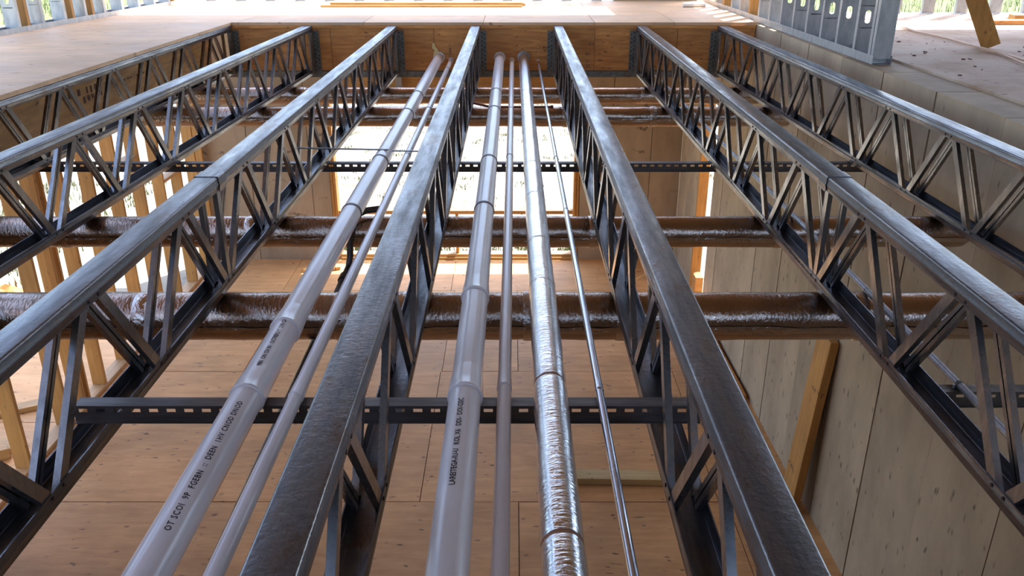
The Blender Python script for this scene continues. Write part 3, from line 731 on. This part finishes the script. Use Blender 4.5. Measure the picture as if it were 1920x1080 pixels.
# sheathing and braces outside the left stud wall
ob = thing('timber_frame', 'outer timber frame with plywood sheathing beyond the left studs', 'frame', (-4.6, 5.2, FL-0.06))
for i in range(5): mesh('post', MB().box(-0.05, 0.05, -2.0+i*0.62, -1.96+i*0.62, 0, 2.3), 'lumber_z', ob, bevel=0.002)
mesh('plywood_sheet', MB().box(-0.07, -0.052, -2.0, -1.0, 0.9, 2.3), 'ply_beam', ob)
mesh('rail', MB().box(-0.05, 0.05, -2.0, 0.55, 2.3, 2.34), 'lumber_y', ob, bevel=0.002)
tarp = MB(); rnd = random.Random(3); rows = []
for i in range(9):
    rows.append([(-0.18+0.36*i/8, -0.14+0.28*j/8, 0.10*math.exp(-((i-4)**2+(j-4)**2)/9)*(0.7+0.6*rnd.random())+0.004) for j in range(9)])
tarp.loft(rows, False, False)
tag(mesh('orange_tarp', tarp, 'plastic_orange', None, (-5.05, 7.75, FL-0.058)), 'crumpled orange plastic on the ground outside the left studs', 'tarp')

# ------------------------------------------------------------------ on the upper floors
for i, (x0, x1, y, z) in enumerate(((-1.68, 0.08, 7.83, 0.0), (-1.58, 0.11, 7.88, 0.0), (-1.60, 0.09, 7.84, 0.0185))):
    board('lumber_length', ['front yellow timber of the low stack on the far upper floor', 'rear yellow timber of the low stack on the far upper floor', 'yellow timber lying on top of the low far stack'][i],
          'timber', 'lumber_x', ((x0+x1)/2, y-0.05 if i == 0 else y+0.05 if i == 1 else y-0.02, 0.0225+z), (x1-x0, 0.085, 0.018), (0, 0, 0), 'timbers stacked on the far upper floor')
br = mesh('wood_brace', MB().bar((0, 0, 0), (-0.74, -0.05, 1.30), 0.10, 0.04, (0.9, -0.43, 0.5)), 'lumber_z', None, (2.765, 5.05, 0.034), bevel=0.003)
tag(br, 'orange timber brace propped from the right slab against the stud wall', 'brace')
def onslab(u, v, h=0.640):
    d = ypix(v, h); zc_ = d*math.cos(math.radians(23.15))+h*math.sin(math.radians(23.15)); return ((u-962)*zc_/1586, d, H-h)
pts = [onslab(u, v) for u, v in ((1690, 49), (1703, 54), (1718, 59), (1745, 65), (1780, 73), (1815, 83), (1850, 92), (1880, 100), (1925, 114), (1990, 135))]
tag(mesh('power_cord', MB().tube(pts, 0.007, 8), 'cord', None, smooth=True), 'tan cord snaking over the right slab past the brace', 'cord')
p2_ = [onslab(u, v+3) for u, v in ((1835, 90), (1870, 95), (1900, 107), (1940, 124), (1990, 142))]
tag(mesh('extension_cord', MB().tube(p2_, 0.005, 8), 'cord', None, smooth=True), 'short second run of tan cord beside the brace foot', 'cord')
for i, (x, y, L, wd_, a, l) in enumerate(((3.75, 6.38, 0.75, 0.10, 3, 'dark weathered board on the right slab behind the brace'), (4.05, 6.55, 0.7, 0.10, -2, 'yellow board stacked behind the dark board on the right slab'))):
    board('slab_board', l, 'plank', 'lumber_x' if i else 'ply_rim', (x, y, 0.021), (L, wd_, 0.03+0.02*i), (0, 0, math.radians(a)))
tag(mesh('pipe_offcut', MB().tube([(-0.10, 0, 0.018), (0.10, 0.02, 0.018)], 0.018, 14), 'white', None, (1.58, 7.75, 0.022), smooth=True), 'short white pipe offcut on the upper floor in the far right corner', 'offcut')

# debris: chips and nails
rnd = random.Random(21); b = MB()
for _ in range(130):
    x, y = rnd.uniform(2.1, 3.4), rnd.uniform(1.5, 5.5)
    a = rnd.uniform(0, 6.3); l = rnd.uniform(0.006, 0.03); z = 0.0205
    b.bar((x, y, z+0.002), (x+l*math.cos(a), y+l*math.sin(a), z+0.002), rnd.uniform(0.003, 0.008), 0.003, (0, 0, 1))
tag(mesh('wood_chips', b, 'stamp_ink'), 'dark wood chips scattered over the right slab edge', 'debris', kind='stuff')

# grass
def tufts(name, label, pts, hgt, seed, blades=10, spread=0.05):
    rnd = random.Random(seed); b = MB()
    for x, y in pts:
        for _ in range(blades):
            bx, by = x+rnd.gauss(0, spread), y+rnd.gauss(0, spread); h = hgt*rnd.uniform(0.5, 1.2); a = rnd.uniform(0, 6.3); w = 0.006+0.012*hgt
            dx, dy = math.cos(a), math.sin(a); n = len(b.v); ln = rnd.uniform(0.1, 0.5)*h
            b.v += [(bx-dy*w, by+dx*w, FL-0.06), (bx+dy*w, by-dx*w, FL-0.06), (bx+dx*ln, by+dy*ln, FL-0.06+h)]; b.f.append((n, n+1, n+2))
    tag(mesh(name, b, 'grass', None, None, normals=False), label, 'grass', kind='stuff')
rnd = random.Random(5)
tufts('grass_tufts', 'sparse grass tufts on the pale ground beyond the window', [(rnd.uniform(-4, 3), rnd.uniform(9.6, 18)) for _ in range(330)], 0.06, 1, 12, 0.06)
tufts('grass_strip', 'green weeds along the foot of the window opening', [(rnd.uniform(-2.2, 1.0), rnd.uniform(8.9, 9.7)) for _ in range(260)], 0.09, 2, 10, 0.05)
tufts('grass_field', 'long green grass far beyond the upper stud walls', [(rnd.uniform(-40, 55), rnd.uniform(24, 60)) for _ in range(2600)], 0.6, 3, 9, 0.6)
tufts('grass_side', 'green weeds outside the left studs', [(rnd.uniform(-9, -5), rnd.uniform(4, 12)) for _ in range(420)], 0.14, 4, 10, 0.08)
